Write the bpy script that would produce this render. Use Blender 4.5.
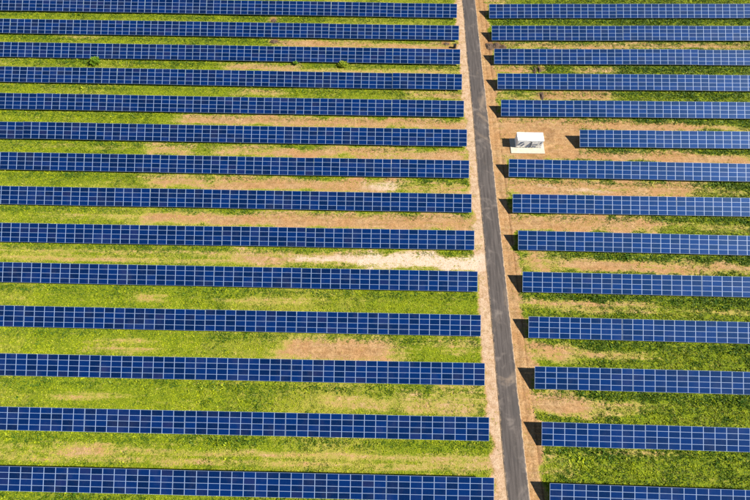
import bpy, math, random
import numpy as np
from mathutils import Matrix, Vector

for o in list(bpy.data.objects):
    bpy.data.objects.remove(o)
S = bpy.context.scene
COL = S.collection

# ------------------------------------------------------------------ camera
PITCH, YAW, ROLL, CAM_H = 1.0708, -0.03899, -0.01483, 91.02
FPX = 500.0                                   # focal length for a 750 px wide frame (24 mm on 36 mm)
cp, sp = math.cos(PITCH), math.sin(PITCH)
FW = np.array([math.sin(YAW) * cp, math.cos(YAW) * cp, -sp])
RT = np.array([math.cos(YAW), -math.sin(YAW), 0.0])
UP = np.cross(RT, FW)
_c, _s = math.cos(ROLL), math.sin(ROLL)
RT, UP = _c * RT + _s * UP, -_s * RT + _c * UP
CAM = np.array([0, 0, CAM_H])
cd = bpy.data.cameras.new('camera')
cam = bpy.data.objects.new('camera', cd)
COL.objects.link(cam)
M = Matrix.Identity(4)
for k in range(3):
    M[k][0], M[k][1], M[k][2], M[k][3] = RT[k], UP[k], -FW[k], CAM[k]
cam.matrix_world = M
cd.sensor_fit = 'HORIZONTAL'
cd.sensor_width = 36.0
cd.lens = 24.0
cd.clip_start = 1.0
cd.clip_end = 6000.0
S.camera = cam

# ------------------------------------------------------------------ sky, sun, exposure
SUN = Vector((1.06, -0.165, 1.0)).normalized()       # towards the sun
wd = bpy.data.worlds.new('World')
S.world = wd
wd.use_nodes = True
wn = wd.node_tree
bg = wn.nodes['Background']
sky = wn.nodes.new('ShaderNodeTexSky')
sky.sky_type = 'NISHITA'
sky.sun_disc = False
sky.sun_elevation = math.asin(SUN.z)
sky.sun_rotation = math.atan2(SUN.x, SUN.y)
sky.altitude = 1500.0
sky.air_density = 1.0
sky.dust_density = 0.2
wn.links.new(sky.outputs[0], bg.inputs[0])
bg.inputs[1].default_value = 0.05
sd = bpy.data.lights.new('sun', 'SUN')
sd.energy = 5.0
sd.angle = math.radians(0.5)
sd.color = (1.0, 0.95, 0.87)
sun = bpy.data.objects.new('sun', sd)
COL.objects.link(sun)
sun.location = (0, 0, 120)
sun.rotation_euler = (-SUN).to_track_quat('-Z', 'Y').to_euler()
S.view_settings.view_transform = 'Standard'
S.view_settings.look = 'None'
S.view_settings.exposure = 1.1
S.view_settings.gamma = 1.0
S.view_settings.use_curve_mapping = False

rng = np.random.default_rng(7)
rnd = random.Random(5)


def hit(x, y, z=0.0):
    """a direction from a photograph pixel (750x500), met with the level plane z"""
    d = RT * (x - 375) / FPX - UP * (y - 250) / FPX + FW
    return CAM + d * (z - CAM[2]) / d[2]


# ------------------------------------------------------------------ noise in numpy
def lattice(seed):
    return np.random.default_rng(seed).random((256, 256))


_lat = {}


def vnoise(x, y, scale, seed=0):
    if seed not in _lat:
        _lat[seed] = lattice(seed)
    L = _lat[seed]
    u, v = np.asarray(x) / scale + 1000.37 + seed * 3.1, np.asarray(y) / scale + 1000.71 + seed * 1.7
    i, j = np.floor(u).astype(int), np.floor(v).astype(int)
    fx, fy = u - i, v - j
    fx, fy = fx * fx * (3 - 2 * fx), fy * fy * (3 - 2 * fy)
    a, b = L[i % 256, j % 256], L[(i + 1) % 256, j % 256]
    c, d = L[i % 256, (j + 1) % 256], L[(i + 1) % 256, (j + 1) % 256]
    return (a * (1 - fx) + b * fx) * (1 - fy) + (c * (1 - fx) + d * fx) * fy


def fbm(x, y, scale, seed=0, octs=4):
    t, amp, n = 0.0, 1.0, 0.0
    for k in range(octs):
        t = t + amp * vnoise(x, y, scale / 2 ** k, seed + 11 * k)
        n += amp
        amp *= 0.55
    return t / n


def sstep(a, b, x):
    t = np.clip((x - a) / (b - a), 0, 1)
    return t * t * (3 - 2 * t)


# ------------------------------------------------------------------ materials
def mat(name):
    m = bpy.data.materials.new(name)
    m.use_nodes = True
    nt = m.node_tree
    return m, nt, nt.nodes['Principled BSDF']


def nd(nt, typ, **kw):
    n = nt.nodes.new(typ)
    for k, v in kw.items():
        setattr(n, k, v)
    return n


def mixc(nt, fac, a, b, blend='MIX'):
    n = nd(nt, 'ShaderNodeMix', data_type='RGBA', blend_type=blend)
    for sock, v in ((n.inputs[0], fac), (n.inputs[6], a), (n.inputs[7], b)):
        if hasattr(v, 'is_output'):
            nt.links.new(v, sock)
        elif isinstance(v, (int, float)):
            sock.default_value = v
        else:
            sock.default_value = (*v, 1)
    return n.outputs[2]


def math_(nt, op, a, b=0.0, c=0.0, clamp=False):
    n = nd(nt, 'ShaderNodeMath', operation=op, use_clamp=clamp)
    for sock, v in zip(n.inputs, (a, b, c)):
        if hasattr(v, 'is_output'):
            nt.links.new(v, sock)
        else:
            sock.default_value = v
    return n.outputs[0]


def maprange(nt, v, a, b, c=0.0, d=1.0):
    n = nd(nt, 'ShaderNodeMapRange', interpolation_type='SMOOTHSTEP')
    nt.links.new(v, n.inputs[0])
    for k, q in enumerate((a, b, c, d)):
        n.inputs[k + 1].default_value = q
    return n.outputs[0]


def noise(nt, scale, detail=5, rough=0.6, vec=None, dist=0.0):
    n = nd(nt, 'ShaderNodeTexNoise')
    n.inputs['Scale'].default_value = scale
    n.inputs['Detail'].default_value = detail
    n.inputs['Roughness'].default_value = rough
    n.inputs['Distortion'].default_value = dist
    if vec is not None:
        nt.links.new(vec, n.inputs['Vector'])
    return n.outputs[0]


def geopos(nt, sx=1, sy=1, sz=1):
    g = nd(nt, 'ShaderNodeNewGeometry')
    m = nd(nt, 'ShaderNodeMapping')
    m.inputs['Scale'].default_value = (sx, sy, sz)
    nt.links.new(g.outputs['Position'], m.inputs[0])
    return m.outputs[0]


def attr(nt, name):
    return nd(nt, 'ShaderNodeAttribute', attribute_name=name).outputs['Fac']


def bump(nt, bs, h, strength=0.5, dist=0.05):
    b = nd(nt, 'ShaderNodeBump')
    b.inputs['Strength'].default_value = strength
    b.inputs['Distance'].default_value = dist
    nt.links.new(h, b.inputs['Height'])
    nt.links.new(b.outputs[0], bs.inputs['Normal'])


def simple(name, col, rough=0.6, metal=0.0, var=0.15, scale=3.0):
    m, nt, bs = mat(name)
    v = noise(nt, scale, 5, 0.6, geopos(nt))
    f = maprange(nt, v, 0.3, 0.7)
    lo = tuple(c * (1 - var) for c in col)
    hi = tuple(min(1, c * (1 + var)) for c in col)
    nt.links.new(mixc(nt, f, lo, hi), bs.inputs['Base Color'])
    bs.inputs['Roughness'].default_value = rough
    bs.inputs['Metallic'].default_value = metal
    return m


# ground: soil, chalk and turf, each with its own grain
MG, nt, bs = mat('field_ground')
pos = geopos(nt)
n1 = noise(nt, 0.9, 7, 0.65, pos)
n2 = noise(nt, 4.5, 5, 0.7, pos)
n3 = noise(nt, 0.18, 4, 0.6, pos)
streak = noise(nt, 1.0, 5, 0.65, geopos(nt, 0.12, 1.6, 1))
sf = math_(nt, 'ADD', attr(nt, 'soil'), math_(nt, 'MULTIPLY', math_(nt, 'SUBTRACT', n1, 0.5), 1.3))
sf = math_(nt, 'ADD', sf, math_(nt, 'MULTIPLY', math_(nt, 'SUBTRACT', streak, 0.5), 1.5))
sf = math_(nt, 'ADD', sf, math_(nt, 'MULTIPLY', math_(nt, 'SUBTRACT', n2, 0.5), 1.0))
soilf = maprange(nt, sf, 0.34, 0.90)
orange = mixc(nt, maprange(nt, n1, 0.32, 0.68), (0.23, 0.125, 0.050), (0.45, 0.280, 0.130))
orange = mixc(nt, maprange(nt, streak, 0.35, 0.7, 0, 0.55), orange, (0.46, 0.325, 0.18))
orange = mixc(nt, maprange(nt, n3, 0.35, 0.65), orange, mixc(nt, 0.5, orange, (0.38, 0.19, 0.075)))
orange = mixc(nt, maprange(nt, n2, 0.34, 0.66), mixc(nt, 1.0, orange, (0.62, 0.58, 0.54), 'MULTIPLY'), orange)
pf = math_(nt, 'ADD', attr(nt, 'pale'), math_(nt, 'MULTIPLY', math_(nt, 'SUBTRACT', n1, 0.5), 0.7))
chalk = mixc(nt, maprange(nt, n2, 0.3, 0.7), (0.40, 0.285, 0.195), (0.53, 0.43, 0.335))
soilc = mixc(nt, maprange(nt, pf, 0.3, 1.0), orange, chalk)
damp = mixc(nt, 1.0, soilc, (0.42, 0.36, 0.33), 'MULTIPLY')
soilc = mixc(nt, attr(nt, 'damp'), soilc, damp)
speck = maprange(nt, noise(nt, 3.2, 4, 0.7, pos), 0.60, 0.70)
soilc = mixc(nt, math_(nt, 'MULTIPLY', speck, 0.6), soilc, (0.15, 0.085, 0.04))
turf = mixc(nt, maprange(nt, n2, 0.3, 0.7), (0.05, 0.09, 0.004), (0.195, 0.225, 0.010))
dryf = math_(nt, 'ADD', attr(nt, 'dry'), math_(nt, 'MULTIPLY', math_(nt, 'SUBTRACT', n1, 0.5), 0.8))
turf = mixc(nt, maprange(nt, dryf, 0.2, 0.9), turf, (0.29, 0.245, 0.045))
turf = mixc(nt, maprange(nt, sf, 0.08, 0.5, 0, 0.75), turf, (0.31, 0.255, 0.06))
nt.links.new(mixc(nt, soilf, turf, soilc), bs.inputs['Base Color'])
bs.inputs['Roughness'].default_value = 0.95
bs.inputs['Specular IOR Level'].default_value = 0.1
bump(nt, bs, math_(nt, 'ADD', n1, math_(nt, 'MULTIPLY', n2, 0.5)), 0.7, 0.16)

# asphalt with worn lanes
MR, nt, bs = mat('worn_asphalt')
n1 = noise(nt, 1.0, 6, 0.65, geopos(nt, 2.6, 0.14, 1))
n2 = noise(nt, 9.0, 4, 0.7, geopos(nt))
n3 = noise(nt, 0.35, 5, 0.6, geopos(nt), 0.6)
c = mixc(nt, maprange(nt, n1, 0.3, 0.7), (0.042, 0.034, 0.030), (0.094, 0.078, 0.070))
c = mixc(nt, maprange(nt, n2, 0.35, 0.75), mixc(nt, 1.0, c, (0.8, 0.8, 0.8), 'MULTIPLY'), c)
c = mixc(nt, maprange(nt, n3, 0.52, 0.74, 0, 0.55), c, (0.20, 0.165, 0.14))
d4 = noise(nt, 0.11, 5, 0.65, geopos(nt, 1.0, 0.6, 1), 1.2)
c = mixc(nt, maprange(nt, d4, 0.54, 0.70, 0, 0.55), c, (0.24, 0.175, 0.12))
d5 = noise(nt, 0.5, 4, 0.6, geopos(nt, 0.7, 0.35, 1))
c = mixc(nt, maprange(nt, d5, 0.56, 0.62, 0, 0.4), c, (0.045, 0.040, 0.038))
e = math_(nt, 'ADD', attr(nt, 'edge'), math_(nt, 'MULTIPLY', math_(nt, 'SUBTRACT', noise(nt, 1.4, 5, 0.7, geopos(nt, 1.5, 0.8, 1)), 0.5), 1.1))
c = mixc(nt, maprange(nt, e, 0.45, 0.85), c, (0.36, 0.25, 0.15))
nt.links.new(c, bs.inputs['Base Color'])
bs.inputs['Roughness'].default_value = 0.9
bump(nt, bs, math_(nt, 'ADD', n1, n2), 0.4, 0.02)

# photovoltaic glass: every panel a little different in tone
MP, nt, bs = mat('photovoltaic_glass')
oi = nd(nt, 'ShaderNodeObjectInfo')
tc = nd(nt, 'ShaderNodeTexCoord')
rr = oi.outputs['Random']
c = mixc(nt, maprange(nt, rr, 0.0, 1.0), (0.0001, 0.0055, 0.033), (0.0002, 0.0118, 0.074))
w2 = nd(nt, 'ShaderNodeTexWhiteNoise', noise_dimensions='1D')
nt.links.new(rr, w2.inputs['W'])
c = mixc(nt, maprange(nt, w2.outputs['Value'], 0.90, 1.0, 0, 0.6), c, (0.009, 0.012, 0.055))
# cells: 12 x 6 squares parted by thin pale lines, flakes of crystal inside
sep = nd(nt, 'ShaderNodeSeparateXYZ')
nt.links.new(tc.outputs['Object'], sep.inputs[0])
gx = math_(nt, 'PINGPONG', math_(nt, 'ADD', sep.outputs[0], 10.0), 0.0765)
gy = math_(nt, 'PINGPONG', math_(nt, 'ADD', sep.outputs[1], 10.0), 0.0745)
gl = math_(nt, 'MINIMUM', gx, gy)
lines = maprange(nt, gl, 0.002, 0.005, 1.0, 0.0)
c = mixc(nt, math_(nt, 'MULTIPLY', lines, 0.05), c, (0.25, 0.33, 0.45))
fl = noise(nt, 14.0, 2, 0.5, tc.outputs['Object'])
c = mixc(nt, maprange(nt, fl, 0.4, 0.7, 0, 0.3), c, (0.001, 0.024, 0.11))
dust = noise(nt, 0.35, 4, 0.6, geopos(nt))
c = mixc(nt, maprange(nt, dust, 0.45, 0.75, 0.0, 0.015), c, (0.5, 0.42, 0.32))
nt.links.new(c, bs.inputs['Base Color'])
bs.inputs['Roughness'].default_value = 0.5
bs.inputs['IOR'].default_value = 1.5
bs.inputs['Specular IOR Level'].default_value = 0.22
bs.inputs['Specular Tint'].default_value = (0.0, 0.29, 1.0, 1)
bs.inputs['Coat Weight'].default_value = 1.0
bs.inputs['Coat Roughness'].default_value = 0.06
bs.inputs['Coat IOR'].default_value = 1.18

MF = simple('anodised_frame', (0.235, 0.315, 0.47), 0.5, 0.0, 0.06, 2.0)
MST = simple('galvanised_steel', (0.42, 0.43, 0.44), 0.5, 0.6, 0.12, 2.0)
MWH = simple('white_render', (0.86, 0.85, 0.83), 0.7, 0, 0.05, 1.3)
MRF = simple('white_roof_coat', (0.82, 0.82, 0.80), 0.6, 0, 0.05, 0.8)
MPAD = simple('pale_concrete', (0.47, 0.41, 0.315), 0.9, 0, 0.12, 1.2)
MBL = simple('blue_grey_paint', (0.15, 0.19, 0.28), 0.6, 0, 0.10, 2.0)
MBD = simple('dark_blue_paint', (0.07, 0.09, 0.13), 0.55, 0, 0.10, 2.0)
MVT = simple('dark_louvre', (0.05, 0.055, 0.06), 0.6, 0, 0.1, 4.0)
MDK = simple('black_plastic', (0.012, 0.013, 0.014), 0.5, 0, 0.2, 3.0)
MHS = simple('damp_dug_soil', (0.075, 0.045, 0.026), 0.95, 0, 0.55, 2.2)
MBK = simple('shrub_bark', (0.10, 0.07, 0.045), 0.9, 0, 0.3, 6.0)


def leafmat(name, lo, hi, dry=None):
    m, nt, bs = mat(name)
    t = attr(nt, 'tone')
    c = mixc(nt, t, lo, hi)
    if dry:
        c = mixc(nt, attr(nt, 'dry'), c, dry)
    nt.links.new(c, bs.inputs['Base Color'])
    bs.inputs['Roughness'].default_value = 0.6
    bs.inputs['Specular IOR Level'].default_value = 0.25
    tr = nd(nt, 'ShaderNodeBsdfTranslucent')
    nt.links.new(c, tr.inputs[0])
    mx = nd(nt, 'ShaderNodeMixShader')
    mx.inputs[0].default_value = 0.3
    nt.links.new(bs.outputs[0], mx.inputs[1])
    nt.links.new(tr.outputs[0], mx.inputs[2])
    nt.links.new(mx.outputs[0], nt.nodes['Material Output'].inputs[0])
    return m


MGR = leafmat('meadow_leaf', (0.035, 0.105, 0.003), (0.42, 0.475, 0.006), (0.58, 0.50, 0.11))
MSH = leafmat('shrub_leaf', (0.07, 0.16, 0.008), (0.24, 0.38, 0.02))
MSY = leafmat('yellow_shrub_leaf', (0.14, 0.22, 0.012), (0.45, 0.50, 0.03))


# ------------------------------------------------------------------ object helpers
def mesh_np(name, verts, faces, mats=(), midx=None, smooth=False):
    me = bpy.data.meshes.new(name)
    me.from_pydata([tuple(v) for v in verts], [], [tuple(f) for f in faces])
    for m in mats:
        me.materials.append(m)
    if midx is not None:
        me.polygons.foreach_set('material_index', midx)
    if smooth:
        me.polygons.foreach_set('use_smooth', [True] * len(me.polygons))
    me.update()
    return me


def link(name, data, parent=None, loc=None, **props):
    o = bpy.data.objects.new(name, data)
    COL.objects.link(o)
    if parent is not None:
        o.parent = parent
    if loc is not None:
        o.location = loc
    for k, v in props.items():
        o[k] = v
    return o


def box_data(x0, x1, y0, y1, z0, z1):
    v = [(x0, y0, z0), (x1, y0, z0), (x1, y1, z0), (x0, y1, z0), (x0, y0, z1), (x1, y0, z1), (x1, y1, z1), (x0, y1, z1)]
    f = [(0, 3, 2, 1), (4, 5, 6, 7), (0, 1, 5, 4), (1, 2, 6, 5), (2, 3, 7, 6), (3, 0, 4, 7)]
    return v, f


def box_mesh(name, b, m, bev=0.0):
    import bmesh
    v, f = box_data(*b)
    me = mesh_np(name, v, f, [m])
    if bev:
        bm = bmesh.new()
        bm.from_mesh(me)
        bmesh.ops.bevel(bm, geom=bm.edges[:], offset=bev, segments=2, affect='EDGES')
        bm.to_mesh(me)
        bm.free()
    return me


# ------------------------------------------------------------------ rows measured in the photograph
# inner end x, y of upper and lower edge at the outer frame side, y of both at the inner end
LROWS = [(457, -4, 10.4, 3.6, 18), (459, 18.6, 32.6, 25.5, 40.3), (460.2, 42, 56, 49, 64.5), (462, 66, 81.5, 74.3, 89.8),
         (464, 92.5, 109, 100.8, 117), (467, 121.8, 138, 129.5, 146.5), (469.2, 152.2, 169, 160.6, 178.2),
         (471.7, 185.6, 204, 194, 212.4), (474.5, 222.5, 241.8, 230.5, 249.7), (477.7, 262, 282, 271.2, 291.8),
         (481, 305.8, 326, 314.7, 336.6), (485, 353.5, 375.5, 362.7, 385.7), (489.3, 406.5, 430, 417, 441.3),
         (494.2, 465.8, 491, 477.5, 503)]
RROWS = [(489.3, 4, 17.7, 3.6, 18), (491.8, 25.7, 40, 26, 40.2), (494.2, 48.6, 63.8, 49.8, 65), (497.5, 73.5, 88.8, 75.2, 90.8),
         (501, 99.8, 116, 102.2, 118.4), (579.6, 130, 147, 131.6, 148.5), (508.7, 159.3, 176.5, 164, 181.4),
         (512.5, 194.3, 212.3, 198, 216.4), (518, 231, 249.5, 236, 255), (522.5, 271.5, 291.8, 277, 297),
         (528.4, 316.5, 337.8, 322, 344), (534.5, 366.5, 388.7, 372, 394.5), (541.5, 421.8, 445.5, 428, 452.5),
         (549.5, 483.5, 508.5, 490.5, 515.5)]
TILT, H0, DEPTH = 0.4502, 0.5925, 3.975
DY, DZ = DEPTH * math.cos(TILT), DEPTH * math.sin(TILT)
TABLE_L, COLS = 17.42, 9
ROWS = []            # side, inner X, front Y there, slope dY/dX, outer X needed
for side, rows in (('L', LROWS), ('R', RROWS)):
    for (xe, a0, b0, a1, b1) in rows:
        x0, x1 = (0, xe) if side == 'L' else (xe, 750)
        P = []
        for x, a, b in ((x0, a0, b0), (x1, a1, b1)):
            u, v = hit(x, a, H0 + DZ), hit(x, b, H0)
            P.append(((u[0] + v[0]) / 2, (u[1] - DY + v[1]) / 2))
        sl = (P[1][1] - P[0][1]) / (P[1][0] - P[0][0])
        inn, out = (P[1], P[0]) if side == 'L' else (P[0], P[1])
        ROWS.append((side, inn[0], inn[1], sl, out[0]))


def front_y(side_row, X):
    s, xi, yi, sl, xo = side_row
    return yi + sl * (X - xi)


# ------------------------------------------------------------------ where the ground is bare
# strips given as photograph pixels (x0, y0, x1, y1, half width px), strength, pale
SOIL = [
    (285, 43.5, 460, 47, 3.2, .85, .1), (235, 66, 300, 67, 3, .75, .1), (240, 92, 275, 93, 2.5, .8, .1), (415, 95, 462, 97, 3, .7, .1),
    (300, 70, 460, 72, 2, .45, 0), (185, 118.5, 465, 125, 4.2, .95, .05), (150, 148.5, 190, 149.5, 4, .85, .1), (215, 151, 345, 153, 5, .8, .15),
    (345, 154, 466, 156, 5.5, .85, .35), (150, 181, 205, 183, 4.5, .85, .2), (215, 183, 400, 187, 6, .85, .2), (370, 186, 402, 187.5, 4, .8, .8),
    (400, 187, 468, 189, 5, .6, .3), (60, 215, 145, 217, 2.2, .55, .2), (140, 217.5, 300, 220, 4.5, .9, .0), (270, 219, 470, 223, 7, 1.0, .0), (0, 249, 250, 254, 1.3, .52, .5),
    (0, 257, 250, 262, 1.5, .55, .5), (235, 256, 480, 262, 6, .66, .55), (300, 258, 390, 261, 4, .8, .8), (370, 260, 482, 263, 8, .92, .95), (135, 297, 155, 298, 3, .6, .1),
    (230, 300, 300, 302, 2, .45, .2), (98, 340, 150, 341, 1.2, .55, .4), (100, 349, 150, 350, 1.4, .55, .3), (290, 347.5, 381, 349, 10, 1.0, .0),
    (60, 397, 115, 396, 1.8, .45, .3), (325, 402, 400, 404, 5, .55, .6), (400, 402, 480, 406, 9, .55, .6), (0, 447, 150, 450, 1.6, .5, .4), (0, 456, 150, 459, 2, .55, .4), (60, 451, 108, 453, 7, .72, .3),
    (150, 452, 490, 460, 1.6, .5, .5), (150, 461, 490, 470, 1.6, .5, .5), (440, 463, 492, 465, 9, .7, .5), (440, 343, 478, 344, 8, .35, .3),
    (445, 395, 484, 396, 16, .5, .5), (120, 28, 270, 31, 1.3, .4, .1), (0, 144, 150, 147, 1.2, .35, .3), (60, 36, 100, 37, 1.3, .4, .1),
    (497, 141, 512, 146, 8, 1.1, .05), (497, 150, 515, 150, 5, 1.1, .05),
    # right of the road
    (482, 2, 510, 1, 3, .75, .2), (486, 45.5, 745, 46, 2.6, .66, .1), (490, 43, 520, 44, 4, .7, .05), (494, 69, 528, 69, 3.5, .85, .1), (585, 70, 612, 70, 3, .7, .1),
    (540, 94.5, 610, 95, 3.5, .85, .15), (495, 93, 508, 93, 4, .8, .1), (500, 96, 540, 95, 3, .55, .1),
    (496, 128, 580, 136, 14, 1.1, .1), (500, 121, 700, 127.5, 3.6, 1.0, .1), (540, 138, 578, 140, 12, 1.1, .0), (690, 126.5, 745, 129, 2, .5, .1),
    (506, 155, 590, 153, 5, 1.05, .05), (580, 154.5, 745, 160, 4, 1.0, .05), (510, 187, 690, 188, 7.5, 1.05, .0), (540, 185, 556, 187, 2, .9, .6), (570, 190, 602, 191, 1.6, .9, .6), (670, 189, 745, 193, 3, .45, 0),
    (514, 222, 650, 225, 6.5, .95, .05), (650, 225, 745, 229, 2, .45, .1), (524, 260, 548, 262, 9, .95, .0), (565, 264, 750, 269, 5, .9, .0), (545, 258, 600, 260, 3, .6, .1),
    (528, 303, 640, 306, 2.5, .7, .1), (560, 309, 745, 313, 1.6, .55, .3), (532, 350, 562, 352, 8, .85, .1), (540, 352, 640, 356, 1.8, .6, .2),
    (537, 404, 582, 408, 10, .95, .05), (575, 403, 640, 406, 2, .65, .2), (580, 412, 625, 413, 1.6, .6, .2), (545, 462, 560, 466, 10, .45, .05), (600, 452, 660, 455, 3, .42, .1),
]
SEG = []
for (x0, y0, x1, y1, hw, st, pl) in SOIL:
    a, b = hit(x0, y0), hit(x1, y1)
    q = hit((x0 + x1) / 2, (y0 + y1) / 2 + hw)
    m_ = hit((x0 + x1) / 2, (y0 + y1) / 2)
    SEG.append((a[:2], b[:2], abs(q[1] - m_[1]), st, pl))
ROAD_L, ROAD_R = 20.80, 24.45


def ground_fields(X, Y):
    wob = (fbm(X, Y, 4.0, 3) - 0.5)
    lon = fbm(X * 0.35, Y * 1.4, 4.0, 13)
    soil = np.zeros_like(X)
    pale = np.zeros_like(X)
    for a, b, hw, st, pl in SEG:
        d = b - a
        L = math.hypot(*d)
        u, v = d / L, np.array([-d[1], d[0]]) / L
        s = (X - a[0]) * u[0] + (Y - a[1]) * u[1]
        t = (X - a[0]) * v[0] + (Y - a[1]) * v[1]
        t = t + wob * min(3.4, 2.2 * hw)
        ex = np.maximum(np.maximum(-s, s - L) + 2.0 + 9 * (lon - 0.5), 0) / 6.0
        et = np.maximum(np.abs(t) - hw * 0.55, 0) / (0.5 + hw * 0.7)
        k = st * (1 - sstep(0.0, 1.25, np.hypot(ex, et)))
        pale = np.where(k > 0.02, np.maximum(pale, pl * np.minimum(1, k * 1.2)), pale)
        soil = np.maximum(soil, k)
    str_ = fbm(X * 0.10, Y, 1.3, 113, 3)
    soil = soil * (0.55 + 0.55 * lon + 0.36 * str_) + 0.55 * (str_ - 0.5) * sstep(0.05, 0.5, soil)
    # bare verges on both sides of the road
    w1 = (fbm(X, Y, 3.5, 21) - 0.5) * 4.0
    vl = sstep(17.9, 19.1, X + w1 * 0.7) * (1 - sstep(26.9, 28.3, X + w1))
    pale = np.maximum(pale, vl * np.where(X < 22, 0.62, 0.30))
    soil = np.maximum(soil, vl * 1.05)
    # broad fields: how dry, how lush
    dry = np.clip(1.25 * (fbm(X, Y, 22.0, 41) - 0.36) + 0.25 * (fbm(X * 0.3, Y * 2, 4.0, 57) - 0.5), 0, 1)
    dry = dry * np.where(X < 22, 1.0, 0.5)
    # wheel ruts and the backfilled trench beside the road
    wv = 0.25 * (fbm(X * 0, Y, 14.0, 77) - 0.5)
    damp = 0.75 * np.exp(-((X - 26.75 - wv) / 0.14) ** 2) * sstep(0.3, 0.55, fbm(X, Y, 5.0, 91))
    damp += 0.35 * np.exp(-((X - 25.45 - wv) / 0.22) ** 2) * sstep(0.35, 0.6, fbm(X, Y, 6.0, 95))
    damp += 0.4 * sstep(0.62, 0.75, fbm(X, Y, 3.0, 99)) * (X > 27) * (X < 46) * (Y > 70) * (Y < 84)
    for px, py, r, k in ((497, 45.5, 2.6, 1.3), (541, 68, 1.3, .8), (542, 95, 1.5, .8), (446, 43.5, 1.5, .8), (275, 41, 1.5, .9), (273, 19, 1.3, .7)):
        q = hit(px, py)
        g = np.exp(-(((X - q[0]) / r) ** 2 + ((Y - q[1]) / (r * 0.8)) ** 2))
        damp += k * g
        soil = np.maximum(soil, 1.3 * g)
    return np.clip(soil, 0, 1.15), np.clip(pale, 0, 1), np.clip(dry, 0, 1), np.clip(damp, 0, 1)


def ground_z(X, Y):
    z = 0.16 * (fbm(X, Y, 9.0, 61) - 0.5) + 0.10 * (fbm(X, Y, 1.6, 63, 2) - 0.5)
    near = sstep(0.1, 2.2, np.maximum(ROAD_L - X, X - ROAD_R))
    z = z * near - 0.05
    z -= 0.07 * np.exp(-((X - 26.75) / 0.18) ** 2) + 0.04 * np.exp(-((X - 25.45) / 0.25) ** 2)
    pad = sstep(0.0, 1.0, np.maximum(np.maximum(28.7 - X, X - 37.0), np.maximum(75.5 - Y, Y - 80.6)))
    return z * pad - 0.03 * (1 - pad)


def ground_mesh():
    xs = np.concatenate([[-4000, -1500, -600, -300, -200, -150], np.arange(-128, 17.5, 0.6), np.arange(17.5, 29.5, 0.2), np.arange(29.5, 118, 0.6), [150, 200, 300, 600, 1500, 4000]])
    ys = np.concatenate([[-4000, -1500, -500, -150, -60, -25], np.arange(-10, 142, 0.5), [150, 170, 220, 400, 900, 2000, 5000]])
    X, Y = np.meshgrid(xs, ys, indexing='ij')
    X, Y = X.ravel(), Y.ravel()
    Z = ground_z(X, Y)
    far = (np.abs(X) > 140) | (Y > 145) | (Y < -12)
    Z[far] = -0.05
    so, pa, dr, da = ground_fields(X, Y)
    so[far & (np.abs(X - 22.5) > 6)] = 0.2
    nx, ny = len(xs), len(ys)
    i, j = np.meshgrid(np.arange(nx - 1), np.arange(ny - 1), indexing='ij')
    a = (i * ny + j).ravel()
    F = np.stack([a, a + ny, a + ny + 1, a + 1], 1)
    me = bpy.data.meshes.new('ground')
    me.vertices.add(len(X))
    me.vertices.foreach_set('co', np.stack([X, Y, Z], 1).astype(np.float32).ravel())
    me.loops.add(F.size)
    me.loops.foreach_set('vertex_index', F.astype(np.int32).ravel())
    me.polygons.add(len(F))
    me.polygons.foreach_set('loop_start', (np.arange(len(F)) * 4).astype(np.int32))
    me.update(calc_edges=True)
    me.polygons.foreach_set('use_smooth', np.ones(len(F), bool))
    for nm, val in (('soil', so), ('pale', pa), ('dry', dr), ('damp', da)):
        at = me.attributes.new(nm, 'FLOAT', 'POINT')
        at.data.foreach_set('value', val.astype(np.float32))
    me.materials.append(MG)
    return me


link('ground', ground_mesh(), kind='structure')


def road_mesh():
    ys = np.concatenate([[-3000, -800, -200, -60], np.arange(-12, 145, 0.7), [200, 500, 1500, 4500]])
    nc = 21
    V, F, E = [], [], []
    for k, y in enumerate(ys):
        wl = 0.34 * (float(fbm(np.array([3.0]), np.array([y]), 5.0, 201)[0]) - 0.5)
        wr = 0.34 * (float(fbm(np.array([9.0]), np.array([y]), 5.0, 203)[0]) - 0.5)
        l, r = ROAD_L + wl, ROAD_R + wr
        V.append((l - 0.10, y, -0.10)); E.append(1.0)
        for q in range(nc):
            t = q / (nc - 1)
            V.append((l + (r - l) * t, y, 0.012 + 0.05 * (1 - (2 * t - 1) ** 2)))
            E.append(max(0, 1 - min(t, 1 - t) / 0.16) * 0.7)
        V.append((r + 0.10, y, -0.10)); E.append(1.0)
    w = nc + 2
    for k in range(len(ys) - 1):
        for q in range(w - 1):
            a = k * w + q
            F.append((a, a + 1, a + w + 1, a + w))
    me = mesh_np('road', V, F, [MR], smooth=True)
    at = me.attributes.new('edge', 'FLOAT', 'POINT')
    at.data.foreach_set('value', np.array(E, np.float32))
    return me


link('road', road_mesh(), kind='structure')

# ------------------------------------------------------------------ one solar panel, one table
PITCH_X = (TABLE_L - 0.05) / COLS
PW, PD, PT = PITCH_X - 0.018, DEPTH / 4 - 0.016, 0.040


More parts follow.
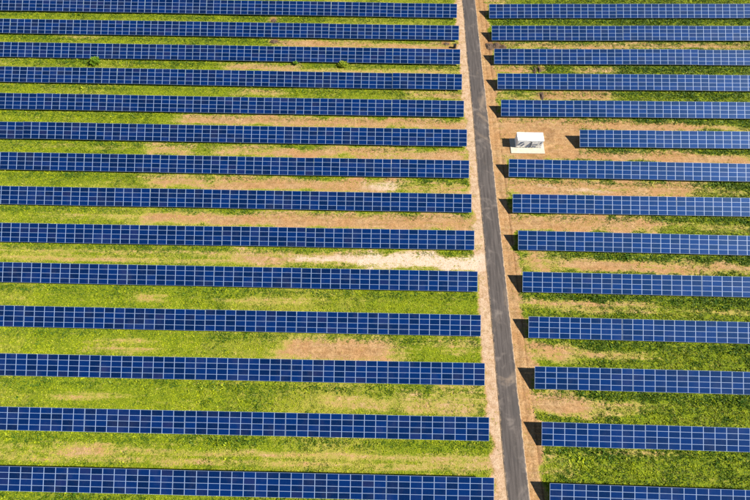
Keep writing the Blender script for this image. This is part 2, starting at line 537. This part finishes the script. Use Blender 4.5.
def panel_mesh():
    a, b = PW / 2, PD / 2
    fx, fy = 0.037, 0.024
    v = [(-a, -b, 0), (a, -b, 0), (a, b, 0), (-a, b, 0)]
    v += [(-a, -b, PT), (a, -b, PT), (a, b, PT), (-a, b, PT)]
    i, j = a - fx, b - fy
    v += [(-i, -j, PT), (i, -j, PT), (i, j, PT), (-i, j, PT)]
    v += [(-i, -j, PT - .006), (i, -j, PT - .006), (i, j, PT - .006), (-i, j, PT - .006)]
    f = [(0, 3, 2, 1), (0, 1, 5, 4), (1, 2, 6, 5), (2, 3, 7, 6), (3, 0, 4, 7)]
    f += [(4, 5, 9, 8), (5, 6, 10, 9), (6, 7, 11, 10), (7, 4, 8, 11)]
    f += [(8, 9, 13, 12), (9, 10, 14, 13), (10, 11, 15, 14), (11, 8, 12, 15), (12, 13, 14, 15)]
    return mesh_np('solar_panel', v, f, [MF, MP], [0] * 13 + [1])


PANEL = panel_mesh()
PURLIN = box_mesh('purlin', (-TABLE_L / 2 + .05, TABLE_L / 2 - .05, -.035, .035, -.105, -.005), MST)
RAFTER = box_mesh('rafter', (-.035, .035, 0.25, DEPTH - 0.25, -.215, -.108), MST)


def post_mesh(name, h):
    # a C-section post
    w, d, t = 0.05, 0.06, 0.008
    pts = [(-w, -d), (w, -d), (w, -d + t), (-w + t, -d + t), (-w + t, d - t), (w, d - t), (w, d), (-w, d)]
    v = [(x, y, -.4) for x, y in pts] + [(x, y, h) for x, y in pts]
    n = len(pts)
    f = [(k, (k + 1) % n, n + (k + 1) % n, n + k) for k in range(n)] + [tuple(range(n, 2 * n))]
    return mesh_np(name, v, f, [MST])


YF, YB = 0.85, 3.15
POSTF = post_mesh('front_post', H0 + YF * math.sin(TILT) - 0.19)
POSTB = post_mesh('back_post', H0 + YB * math.sin(TILT) - 0.19)

ORD = ['first', 'second', 'third', 'fourth', 'fifth', 'sixth', 'seventh', 'eighth', 'ninth', 'tenth', 'eleventh', 'twelfth', 'thirteenth', 'fourteenth']
NOTE = {
    ('L', 2): 'left of the road, above the largest shrub',
    ('L', 8): 'left of the road, above the pale chalky ground',
    ('L', 9): 'left of the road, below the pale chalky ground',
    ('L', 11): 'left of the road, below the rectangular bare patch',
    ('L', 13): 'lowest one left of the road',
    ('R', 0): 'uppermost one right of the road',
    ('R', 4): 'right of the road, just above the white kiosk',
    ('R', 5): 'right of the road, starting beside the kiosk',
    ('R', 6): 'right of the road, just below the white kiosk',
    ('R', 13): 'lowest one right of the road',
}
ct, st_ = math.cos(TILT), math.sin(TILT)
for ri, row in enumerate(ROWS):
    side, xi, yi, sl, xo = row
    k = ri % 14
    sgn = -1 if side == 'L' else 1
    need = abs(xo - xi) + 3.0
    nt_ = int(math.ceil(need / TABLE_L))
    ang = math.atan(sl)
    root = link('solar_panel_row', None, loc=(xi, yi, 0))
    root.rotation_euler = (0, 0, ang)
    root.empty_display_size = 0.5
    nm = ('%s solar panel row from the top, ' % ORD[k]) + NOTE.get((side, k), 'left of the road' if side == 'L' else 'right of the road')
    root['label'] = nm
    root['category'] = 'solar panels'
    root['group'] = 'rows of tilted solar panels'
    for t in range(nt_):
        cx = sgn * (t + 0.5) * TABLE_L
        dt = rnd.gauss(0, 0.0035)
        dzt = rnd.gauss(0, 0.018)
        dzt += 0.16 * (float(fbm(np.array([xi + cx]), np.array([yi]), 30.0, 701)[0]) - 0.5)
        tab = link('panel_table', None, root, (cx, rnd.gauss(0, 0.015), H0 + dzt))
        tab.rotation_euler = (TILT + dt, rnd.gauss(0, 0.0012), 0)
        tab.empty_display_size = 0.3
        # panels (in the tilted plane; local y runs up the slope)
        for c in range(COLS):
            px = -TABLE_L / 2 + 0.025 + (c + 0.5) * PITCH_X
            for r in range(4):
                o = link('solar_panel', PANEL, tab, (px, (r + 0.5) * DEPTH / 4, 0))
                o.rotation_euler = (rnd.gauss(0, .003), rnd.gauss(0, .003), 0)
        for yy in (0.7, 3.25):
            link('purlin', PURLIN, tab, (0, yy, 0))
        for xx in (-6.3, 0.0, 6.3):
            link('rafter', RAFTER, tab, (xx, 0, 0))
            for yy, pm in ((YF, POSTF), (YB, POSTB)):
                # stands upright on the ground: undo the table's tilt
                o = link('post', pm, tab)
                # point of the slope plane above the post, dropped to the ground in table space
                gz = -(H0 + dzt)
                wy = yy * ct
                o.location = (xx + 0.09, wy * ct + gz * st_, -wy * st_ + gz * ct)
                o.rotation_euler = (-TILT, 0, 0)

# ------------------------------------------------------------------ white kiosk on its concrete pad
KX0, KX1, KY0, KY1, KH = 29.98, 36.0, 77.42, 79.92, 2.66
kio = link('transformer_kiosk', None, loc=((KX0 + KX1) / 2, (KY0 + KY1) / 2, 0),
           label='small white flat-roofed transformer kiosk with painted front on a concrete pad', category='kiosk')
hx, hy = (KX1 - KX0) / 2, (KY1 - KY0) / 2
link('concrete_pad', box_mesh('pad', (-hx - 1.1, hx + 0.66, -hy - 1.56, hy + 0.36, -0.25, 0.14), MPAD, 0.02), kio)
link('wall', box_mesh('wall', (-hx + .06, hx - .06, -hy + .06, hy - .06, 0.142, KH - 0.16), MWH, 0.015), kio)
rf = link('roof', box_mesh('roof', (-hx, hx, -hy, hy, KH - 0.157, KH), MRF, 0.03), kio)
link('roof_cap', box_mesh('cap', (-hx + .25, hx - .25, -hy + .25, hy - .25, KH + 0.001, KH + 0.05), MRF, 0.02), rf)
for x in (-1.05, 1.0):
    link('roof_seam', box_mesh('seam', (x, x + .05, -hy + .04, hy - .04, KH + 0.051, KH + 0.066), MPAD), rf)
for x in (-2.5, 2.5):
    for y in (-.8, .8):
        link('lifting_eye', box_mesh('eye', (x - .07, x + .07, y - .07, y + .07, KH + 0.051, KH + 0.13), MST, 0.01), rf)
yf = -hy + 0.06


def plate(name, poly, m, t, parent, y=yf):
    """flat painted shape on the front wall: poly in (x, z)"""
    n = len(poly)
    v = [(x, y - t, z) for x, z in poly] + [(x, y - 0.001, z) for x, z in poly]
    f = [tuple(range(n))] + [(k, n + k, n + (k + 1) % n, (k + 1) % n) for k in range(n)]
    return link(name, mesh_np(name, v, f, [m]), parent)


for (a, b) in ((-2.75, -1.55), (-1.52, -0.32), (0.2, 1.0), (1.03, 1.83), (1.95, 2.75)):
    d = link('door', box_mesh('door', (a, b, yf - 0.035, yf - 0.001, 0.30, 2.22), MWH, 0.008), kio)
    link('handle', box_mesh('handle', (b - .14, b - .10, yf - 0.09, yf - 0.036, 1.05, 1.30), MVT, 0.006), d)
yd = yf - 0.036
plate('painted_band', [(-2.9, .95), (-2.35, .95), (-1.35, 2.2), (-2.2, 2.2)], MBL, .004, kio, yd)
plate('painted_band', [(-2.2, .62), (-1.75, .62), (-1.15, 1.35), (-1.4, 1.75)], MBL, .004, kio, yd - .005)
plate('painted_triangle', [(-1.05, .35), (.55, .35), (.30, 1.55), (-.1, 1.75)], MBL, .004, kio, yd - .001)
plate('painted_bar', [(.12, .42), (.46, .42), (.46, 2.2), (.12, 2.2)], MBD, .004, kio, yd - .007)
plate('painted_bar', [(.5, 1.1), (1.7, 1.1), (1.85, 1.5), (.5, 1.35)], MBL, .004, kio, yd - .003)
plate('painted_patch', [(.55, .40), (1.75, .40), (1.45, .80), (.7, .86)], MBL, .004, kio, yd - .002)
plate('painted_bar', [(2.2, 1.3), (2.34, 1.3), (2.8, 2.15), (2.3, 2.2)], MBL, .004, kio, yd - .001)
for k in range(9):
    x = -2.7 + k * 0.66
    link('vent', box_mesh('vent', (x, x + .36, yf - .03, yf - .002, .17, .27), MVT, 0.004), kio)

# ------------------------------------------------------------------ leafy things
def leaves_np(cx, cy, cz, size, tilt_lo, tilt_hi, nb, w_lo, w_hi):
    """per clump nb triangular blades splaying out of (cx,cy,cz)"""
    n = len(cx)
    az = rng.random((n, nb)) * 2 * np.pi
    ti = tilt_lo + rng.random((n, nb)) * (tilt_hi - tilt_lo)
    ln = size[:, None] * (0.6 + 0.7 * rng.random((n, nb)))
    wd_ = size[:, None] * (w_lo + (w_hi - w_lo) * rng.random((n, nb)))
    bx = cx[:, None] + 0.35 * size[:, None] * rng.normal(size=(n, nb))
    by = cy[:, None] + 0.35 * size[:, None] * rng.normal(size=(n, nb))
    bz = np.repeat(cz[:, None], nb, 1)
    dx, dy, dz = np.sin(ti) * np.cos(az), np.sin(ti) * np.sin(az), np.cos(ti)
    px, py = -np.sin(az), np.cos(az)
    m1 = np.stack([bx + dx * ln * .45 + px * wd_, by + dy * ln * .45 + py * wd_, bz + dz * ln * .55], -1)
    m2 = np.stack([bx + dx * ln * .45 - px * wd_, by + dy * ln * .45 - py * wd_, bz + dz * ln * .55], -1)
    b0 = np.stack([bx, by, bz - 0.02], -1)
    tp = np.stack([bx + dx * ln, by + dy * ln, bz + dz * ln * .8], -1)
    V = np.stack([b0, m1, tp, m2], 2).reshape(-1, 3)
    return V


def leaf_object(name, V, tone, dry, material, **props):
    nf = len(V) // 4
    me = bpy.data.meshes.new(name)
    me.vertices.add(len(V))
    me.vertices.foreach_set('co', V.astype(np.float32).ravel())
    me.loops.add(len(V))
    me.loops.foreach_set('vertex_index', np.arange(len(V), dtype=np.int32))
    me.polygons.add(nf)
    me.polygons.foreach_set('loop_start', (np.arange(nf) * 4).astype(np.int32))
    me.update(calc_edges=True)
    for nm, val in (('tone', tone), ('dry', dry)):
        at = me.attributes.new(nm, 'FLOAT', 'FACE')
        at.data.foreach_set('value', np.clip(val, 0, 1).astype(np.float32))
    me.materials.append(material)
    parent = props.pop('parent', None)
    return link(name, me, parent, **props)


def meadow():
    N = 540000
    # spread evenly over what the camera sees, a little wider
    X = rng.uniform(-124, 114, N)
    Y = rng.uniform(-4, 138, N)
    half = 68 + (Y + 4) * 0.345
    ok = (X > -half + 2) & (X < half)
    X, Y = X[ok], Y[ok]
    so, pa, dr, da = ground_fields(X, Y)
    patch = fbm(X, Y, 3.2, 301)
    fine = vnoise(X, Y, 0.8, 317)
    dens = (1 - sstep(0.30, 0.95, so + 0.7 * (patch - 0.5) + 0.5 * (fine - 0.5)))
    dens = np.maximum(dens, 0.02 + 0.42 * sstep(0.52, 0.78, fbm(X, Y, 2.2, 381)) * (1 - sstep(0.75, 1.1, so))) * (0.3 + 1.0 * fine)
    # lusher along the drip line in front of every row, nothing deep under the tables
    keep = np.ones(len(X), bool)
    drip = np.zeros(len(X))
    for row in ROWS:
        s, xi, yi, sl, xo = row
        on = (X < xi) if s == 'L' else (X > xi)
        d = Y - front_y(row, X)
        keep &= ~(on & (d > 0.55) & (d < DY - 0.1))
        drip = np.maximum(drip, on * np.exp(-((d + 0.9) / 0.9) ** 2))
    edge = (X > 18.6) & (X < 27.2)
    dens = np.where(edge, np.maximum(dens * 0.8, 0.35 * sstep(0.55, 0.7, fbm(X, Y, 2.0, 391)) * (X < 20.3)), np.maximum(dens, 0.85 * drip * sstep(0.25, 0.5, fbm(X, Y, 4.0, 333))))
    keep &= ~((X > ROAD_L - .25) & (X < ROAD_R + .25))
    keep &= ~((X > 28.6) & (X < 36.9) & (Y > 75.6) & (Y < 80.5))
    keep &= rng.random(len(X)) < dens
    X, Y, so, dr, patch, drip = X[keep], Y[keep], so[keep], dr[keep], patch[keep], drip[keep]
    lush = np.clip(fbm(X, Y, 7.0, 351) * 1.2 - 0.1 + 0.35 * drip, 0, 1.2)
    size = (0.13 + 0.27 * lush * rng.random(len(X)) ** 1.3 + 0.06 * rng.random(len(X))) * (1 - 0.35 * np.clip(so, 0, 1))
    size = np.where(rng.random(len(X)) < 0.02 * lush, size * 1.7, size)
    size = size * (1 + 0.35 * sstep(20, 45, X))
    Z = ground_z(X, Y)
    nb = 6
    V = leaves_np(X, Y, Z, size, 0.45, 1.35, nb, 0.10, 0.24)
    tone = np.clip(0.64 - 0.6 * (lush - 0.45) + 0.7 * (fbm(X * 0.15, Y, 1.2, 395, 2) - 0.5) + 0.5 * (vnoise(X, Y, 0.5, 371) - 0.5) + 0.6 * (vnoise(X, Y, 2.0, 373) - 0.5) + 0.36 * rng.normal(size=len(X)) - 0.3 * drip - 0.50 * sstep(20, 45, X), 0, 1)
    dry = np.clip(dr * 0.8 + 0.95 * (so - 0.16) + 0.7 * (vnoise(X * .6, Y, 1.0, 377) - 0.55) + 0.22 * rng.normal(size=len(X)) - 0.45 * drip, 0, 0.95)
    weed = sstep(0.58, 0.74, fbm(X, Y, 2.4, 397))
    tone = np.clip(tone - 0.45 * weed, 0, 1)
    dry = dry * (1 - 0.7 * weed)
    tone = np.repeat(tone, nb) + 0.16 * rng.normal(size=len(X) * nb)
    dry = np.repeat(dry, nb) + 0.08 * rng.normal(size=len(X) * nb)
    leaf_object('meadow_grass', V, tone, dry, MGR, kind='stuff', label='short yellow green meadow grass and weeds between the panel rows', category='grass')


meadow()


def shrub(px, py, w, h, material, label):
    q = hit(px, py)
    root = link('shrub', None, loc=(q[0], q[1], 0), label=label, category='shrub', group='shrubs in the grass')
    n = int(260 * w * h / 3)
    u = rng.normal(size=(n, 3))
    u /= np.linalg.norm(u, axis=1)[:, None]
    rad = rng.random(n) ** 0.45
    lob = 0.5 + 0.95 * vnoise(u[:, 0] * 3 + px, u[:, 1] * 3 + u[:, 2] * 2, 1.0, 401)
    P = u * rad[:, None] * lob[:, None] * np.array([w / 2, w / 2.2, h / 2])
    P[:, 2] += h * 0.52
    V = leaves_np(P[:, 0], P[:, 1], P[:, 2], np.full(n, 0.30), 0.2, 1.5, 8, 0.16, 0.32)
    tn = np.repeat(rng.random(n), 8) * 0.7 + 0.3 * rng.random(n * 8)
    leaf_object('crown', V, tn, tn * 0, material, parent=root)
    for k in range(5):
        a = k * 1.257 + 0.4
        tip = Vector((math.cos(a) * w * .28, math.sin(a) * w * .25, h * .62))
        v, f = [], []
        for lv, (t, r) in enumerate(((0, .05), (.5, .035), (1, .012))):
            c = Vector((tip.x * t ** 1.4, tip.y * t ** 1.4, -.05 + (tip.z + .05) * t))
            for s in range(6):
                v.append((c.x + r * math.cos(s * math.pi / 3), c.y + r * math.sin(s * math.pi / 3), c.z))
        for lv in range(2):
            for s in range(6):
                f.append((lv * 6 + s, lv * 6 + (s + 1) % 6, lv * 6 + 6 + (s + 1) % 6, lv * 6 + 6 + s))
        f.append(tuple(range(12, 18)))
        link('stem', mesh_np('stem', v, f, [MBK]), root)


shrub(96, 63, 2.5, 1.4, MSH, 'dark green rounded shrub in the grass, the largest one')
shrub(296, 64, 1.2, .7, MSH, 'small dark green shrub below the third panel row')
shrub(343.5, 66, 2.1, 1.0, MSY, 'yellow green shrub below the third panel row')


# ------------------------------------------------------------------ heaps of dug soil, one black drum
def heap(px, py, w, d, h, label, seed, group='heaps of dug soil'):
    q = hit(px, py)
    n, rings = 26, 10
    v, f = [], []
    for r in range(rings + 1):
        t = r / rings
        for s in range(n):
            a = s * 2 * math.pi / n
            k = 1.1 + 1.1 * (float(fbm(np.array([math.cos(a) * 2 + seed]), np.array([math.sin(a) * 2]), 1.4, 500 + seed)[0]) - 0.5)
            x, y = math.cos(a) * t * w / 2 * k, math.sin(a) * t * d / 2 * k
            z = h * 0.75 * (1 - t ** 1.3) * (0.1 + 1.8 * float(fbm(np.array([x + seed * 9]), np.array([y]), 0.6, 520 + seed)[0]))
            v.append((x, y, z - (0.12 if r == rings else 0.03)))
    for r in range(rings):
        for s in range(n):
            a, b = r * n + s, r * n + (s + 1) % n
            f.append((a, a + n, b + n, b))
    link('soil_heap', mesh_np('soil_heap', v, f, [MHS]), loc=(q[0], q[1], 0), label=label, category='soil heap', group=group)


heap(489.5, 46, 1.9, 2.6, .5, 'dark brown soil heap beside the road above the third right row', 1)
heap(496.5, 45.2, 2.2, 2.0, .6, 'dark soil heap between two others above the third right row', 2)
heap(503, 47, 1.8, 1.5, .55, 'dark soil heap behind the left end of the third right row', 3)
heap(534.6, 70, .9, 2.6, .45, 'narrow dark soil heap, left of two between third and fourth right rows', 4)
heap(539, 69.5, .8, 2.6, .5, 'narrow dark soil heap, right of two between third and fourth right rows', 5)
heap(542, 95.5, .9, 2.8, .4, 'narrow dark soil heap between fourth and fifth right rows', 6)
heap(446, 43.8, 1.4, 1.2, .4, 'small brown soil heap near the black drum left of the road', 7)
heap(274, 41.5, 2.0, 1.3, .45, 'dark soil heap between second and third left rows', 8)
heap(273.5, 20.5, 1.3, 1.6, .4, 'dark soil heap between first and second left rows', 9)

q = hit(454.6, 47.6)
dr_ = link('drum', None, loc=(q[0], q[1], -0.03), label='small black drum standing by the end of the third left row', category='drum')


def lathe(name, prof, m, n=24):
    v, f = [], []
    for r, z in prof:
        for s in range(n):
            a = 2 * math.pi * s / n
            v.append((r * math.cos(a), r * math.sin(a), z))
    for k in range(len(prof) - 1):
        for s in range(n):
            a, b = k * n + s, k * n + (s + 1) % n
            f.append((a, b, b + n, a + n))
    f.append(tuple((len(prof) - 1) * n + s for s in range(n)))
    return mesh_np(name, v, f, [m])


link('barrel', lathe('barrel', [(.36, 0), (.38, .03), (.38, .33), (.40, .36), (.38, .39), (.38, .68), (.40, .71), (.38, .74), (.38, 1.0), (.37, 1.02)], MDK), dr_)
link('lid', lathe('lid', [(.385, 1.021), (.40, 1.03), (.40, 1.06), (.37, 1.065), (.36, 1.045), (.02, 1.045)], MDK), dr_)
